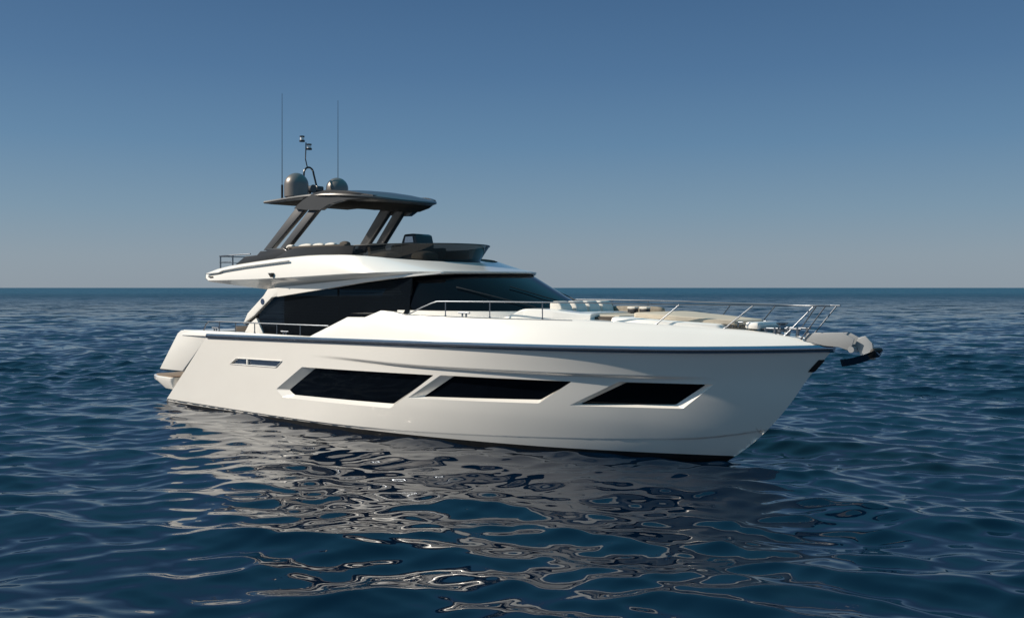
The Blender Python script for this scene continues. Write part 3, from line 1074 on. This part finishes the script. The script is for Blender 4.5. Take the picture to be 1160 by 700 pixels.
# windlass, bollards and fairleads on the bow
m = MB()
m.lathe((19.72, .0, 2.70), [(.13, 0), (.13, .05), (.08, .07), (.07, .14), (.12, .17), (.12, .19), (.02, .20)], 20)
m.box((19.45, 0, 2.74), (.3, .22, .1), .03)
m.build('windlass', STEEL, root)
for u_, s_ in ((19.62, .30), (19.62, -.30), (20.05, .20), (20.05, -.20)):
    b = MB()
    b.tube([(u_ - .1, s_, 2.64), (u_ - .1, s_, 2.80)], .03, 8)
    b.tube([(u_ + .1, s_, 2.64), (u_ + .1, s_, 2.80)], .03, 8)
    b.tube([(u_ - .17, s_, 2.78), (u_ + .17, s_, 2.78)], .024, 8)
    b.build('mooring_bitt', STEEL, root, 60)
m = MB()
m.box((19.28, 0, 2.83), (.30, .9, .14), .05)
m.build('deck_locker', GEL, root)
# pulpit: bow roller plates and the folded anchor
pul = MB()
pp = [(20.25, 2.56), (20.67, 2.47), (20.95, 2.46), (21.16, 2.40), (21.22, 2.50), (21.26, 2.62), (21.04, 2.73), (20.33, 2.70)]
for s_ in (.15, -.15):
    pul.prism(pp, s_ - .012, s_ + .012, .004)
pul.box((20.75, 0, 2.50), (.9, .28, .03), .005)
pul.tube([(21.2, -.17, 2.42), (21.2, .17, 2.42)], .06, 12)
pulp = pul.build('bow_roller', GREYGEL, root)
b_ = (21.3, 0, 2.4)
anc = thing('anchor', 'galvanised steel anchor hanging from the bow roller at the stem of the white yacht', 'anchor', b_)
MB().prism([(21.22, 2.52), (21.28, 2.64), (21.42, 2.68), (21.55, 2.55), (21.60, 2.24), (21.36, 2.24), (21.30, 2.38)], -.035, .035, .01).build('shank', GREYGEL, anc, 35, b_)
fl = MB()
rr = []
for t in [i / 8 for i in range(9)]:
    u_ = 20.95 + .72 * t
    hw = .05 + .26 * math.sin(math.pi * min(1, t * .75 + .05))
    w0 = 2.13 + .10 * t + .14 * t * t
    rr.append([(u_, hw, w0 + .09 * (1 - t * .4)), (u_, 0, w0 - .05), (u_, -hw, w0 + .09 * (1 - t * .4)), (u_, 0, w0 - .015)])
fl.rings(rr).build('fluke', RUBR, anc, 35, b_)
MB().box((21.60, 0, 2.37), (.10, .40, .20), .05, 0, .5).build('fluke_tip', BLACKR, anc, 35, b_)

# ------------------------------------------------------------------ sea
def make_sea():
    rng = np.random.RandomState(11)
    f = 1128.0
    ncol = 1100
    th = np.radians(np.linspace(-64, 64, ncol))
    t = np.tan(th * .5) / np.tan(np.radians(32))
    dy = np.concatenate([np.linspace(1500, 460, 70, endpoint=False), np.linspace(460, 130, 640, endpoint=False), np.linspace(130, 14, 620, endpoint=False), np.linspace(14, 4, 70, endpoint=False), np.geomspace(4, .12, 50)])
    Y = f * CAM_H / dy
    ang = th[None, :]
    X = Y[:, None] * np.tan(ang)
    YY = np.repeat(Y[:, None], ncol, 1)
    spacing = np.gradient(Y)[:, None] * np.ones_like(X)
    nw = 84
    lam = np.geomspace(.30, 7.0, nw)
    main = np.radians(258)
    Z = np.zeros_like(X); DX = np.zeros_like(X); DY = np.zeros_like(X)
    patch = np.sin(X * .16 + .09 * YY + 1.0 + .8 * np.sin(YY * .07)) * np.sin(X * .05 - .12 * YY + .4)
    # sheltered water close along the yacht's side is a little calmer
    bx, by = np.cos(ANG), np.sin(ANG)
    px, py = X - ORG.x, YY - ORG.y
    q = px * bx + py * by
    dd = np.hypot(px - np.clip(q, 0, 19) * bx, py - np.clip(q, 0, 19) * by)
    tt = np.clip((dd - 4) / 9, 0, 1)
    lee = .58 + .42 * tt * tt * (3 - 2 * tt)
    for i, L in enumerate(lam):
        a = main + rng.normal(0, np.radians(30))
        k = 2 * np.pi / L
        slope = .0345 * np.interp(np.log(L), np.log([.30, .5, .9, 1.6, 3, 7]), [.50, .92, 1.2, 1.0, .62, .28])
        slope *= rng.uniform(.6, 1.35)
        A = slope / k
        ph = rng.uniform(0, 2 * np.pi)
        kx, ky = k * np.cos(a), k * np.sin(a)
        arg = kx * X + ky * YY + ph
        att = np.clip(1.25 - 2.6 * spacing / L, 0, 1)
        # long gentle gusts vary the chop over the surface
        gust = 1 + .38 * np.sin(X * .13 * np.cos(i) + YY * .10 * np.sin(i * 2.1) + i)
        if L < 1.3:
            gust = gust * (1 + .40 * patch)
        s_, c_ = np.sin(arg), np.cos(arg)
        A = A * att * gust
        if L < 3:
            A = A * lee
        Z += A * c_
        DX -= 1.0 * A * s_ * kx / k
        DY -= 1.0 * A * s_ * ky / k
    X2 = X + DX; Y2 = YY + DY
    # earth curvature keeps the far edge at the horizon
    nr = len(Y)
    co = np.stack([X2, Y2, Z], -1).reshape(-1, 3)
    me = bpy.data.meshes.new('water')
    me.vertices.add(len(co))
    me.vertices.foreach_set('co', co.astype(np.float32).ravel())
    r, c = np.meshgrid(np.arange(nr - 1), np.arange(ncol - 1), indexing='ij')
    i0 = (r * ncol + c)
    quads = np.stack([i0, i0 + 1, i0 + ncol + 1, i0 + ncol], -1).reshape(-1, 4)
    nq = len(quads)
    me.loops.add(nq * 4)
    me.loops.foreach_set('vertex_index', quads.astype(np.int32).ravel())
    me.polygons.add(nq)
    me.polygons.foreach_set('loop_start', np.arange(0, nq * 4, 4, dtype=np.int32))
    me.polygons.foreach_set('loop_total', np.full(nq, 4, dtype=np.int32))
    me.update()
    me.polygons.foreach_set('use_smooth', np.ones(nq, dtype=bool))
    me.validate()
    o = bpy.data.objects.new('water', me)
    COL.objects.link(o)
    o['kind'] = 'structure'
    return o

def sea_mat():
    m = bpy.data.materials.new('sea_water')
    m.use_nodes = True
    n = m.node_tree
    L = n.links
    p = n.nodes['Principled BSDF']
    p.inputs['IOR'].default_value = 1.333
    g = n.nodes.new('ShaderNodeNewGeometry')
    # small ripples as a direct slope noise, so they survive at any distance
    def slope(scale, amp, sx=1, sy=1):
        mp = n.nodes.new('ShaderNodeMapping')
        mp.inputs['Scale'].default_value = (scale * sx, scale * sy, scale)
        L.new(g.outputs['Position'], mp.inputs['Vector'])
        nz = n.nodes.new('ShaderNodeTexNoise')
        nz.inputs['Scale'].default_value = 1
        nz.inputs['Detail'].default_value = 2
        nz.inputs['Roughness'].default_value = .5
        L.new(mp.outputs[0], nz.inputs['Vector'])
        s = n.nodes.new('ShaderNodeVectorMath'); s.operation = 'SUBTRACT'
        s.inputs[1].default_value = (.5, .5, .5)
        L.new(nz.outputs['Color'], s.inputs[0])
        q = n.nodes.new('ShaderNodeVectorMath'); q.operation = 'MULTIPLY'
        q.inputs[1].default_value = (amp, amp, 0)
        L.new(s.outputs[0], q.inputs[0])
        return q.outputs[0]
    # the base colour turns a little lighter and greener with distance along Y
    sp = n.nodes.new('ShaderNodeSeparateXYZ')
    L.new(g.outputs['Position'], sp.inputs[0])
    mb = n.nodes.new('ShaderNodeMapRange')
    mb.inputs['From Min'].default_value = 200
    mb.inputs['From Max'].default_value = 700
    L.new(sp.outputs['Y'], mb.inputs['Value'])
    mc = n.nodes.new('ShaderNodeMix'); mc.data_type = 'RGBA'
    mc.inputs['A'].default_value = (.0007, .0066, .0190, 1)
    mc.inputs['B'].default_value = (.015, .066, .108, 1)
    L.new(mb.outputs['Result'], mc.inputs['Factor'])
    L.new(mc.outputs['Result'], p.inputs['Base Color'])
    # unresolved waves far out act as a rough surface
    mrr = n.nodes.new('ShaderNodeMapRange')
    mrr.inputs['From Min'].default_value = 60
    mrr.inputs['From Max'].default_value = 450
    mrr.inputs['To Min'].default_value = .022
    mrr.inputs['To Max'].default_value = .36
    L.new(sp.outputs['Y'], mrr.inputs['Value'])
    L.new(mrr.outputs['Result'], p.inputs['Roughness'])
    near = slope(2.6, .06, .8, 1.2)
    fine = slope(8.0, .05, .7, 1.2)
    far = slope(.26, 1.9, .5, 1.2)
    far2 = slope(.9, 1.9, .6, 1.1)
    # distance from the yacht's patch of sea: the mesh itself carries the waves there
    mr = n.nodes.new('ShaderNodeMapRange')
    mr.inputs['From Min'].default_value = 40
    mr.inputs['From Max'].default_value = 190
    mr.inputs['To Min'].default_value = .0
    mr.inputs['To Max'].default_value = 1.0
    L.new(sp.outputs['Y'], mr.inputs['Value'])
    a1 = n.nodes.new('ShaderNodeVectorMath'); a1.operation = 'ADD'
    L.new(far, a1.inputs[0]); L.new(far2, a1.inputs[1])
    sc2 = n.nodes.new('ShaderNodeVectorMath'); sc2.operation = 'SCALE'
    L.new(a1.outputs[0], sc2.inputs[0]); L.new(mr.outputs['Result'], sc2.inputs['Scale'])
    a2 = n.nodes.new('ShaderNodeVectorMath'); a2.operation = 'ADD'
    a4 = n.nodes.new('ShaderNodeVectorMath'); a4.operation = 'ADD'
    L.new(near, a4.inputs[0]); L.new(fine, a4.inputs[1])
    L.new(sc2.outputs[0], a2.inputs[0]); L.new(a4.outputs[0], a2.inputs[1])
    a3 = n.nodes.new('ShaderNodeVectorMath'); a3.operation = 'ADD'
    L.new(g.outputs['Normal'], a3.inputs[0]); L.new(a2.outputs[0], a3.inputs[1])
    nn = n.nodes.new('ShaderNodeVectorMath'); nn.operation = 'NORMALIZE'
    L.new(a3.outputs[0], nn.inputs[0])
    L.new(nn.outputs[0], p.inputs['Normal'])
    return m
sea = make_sea()
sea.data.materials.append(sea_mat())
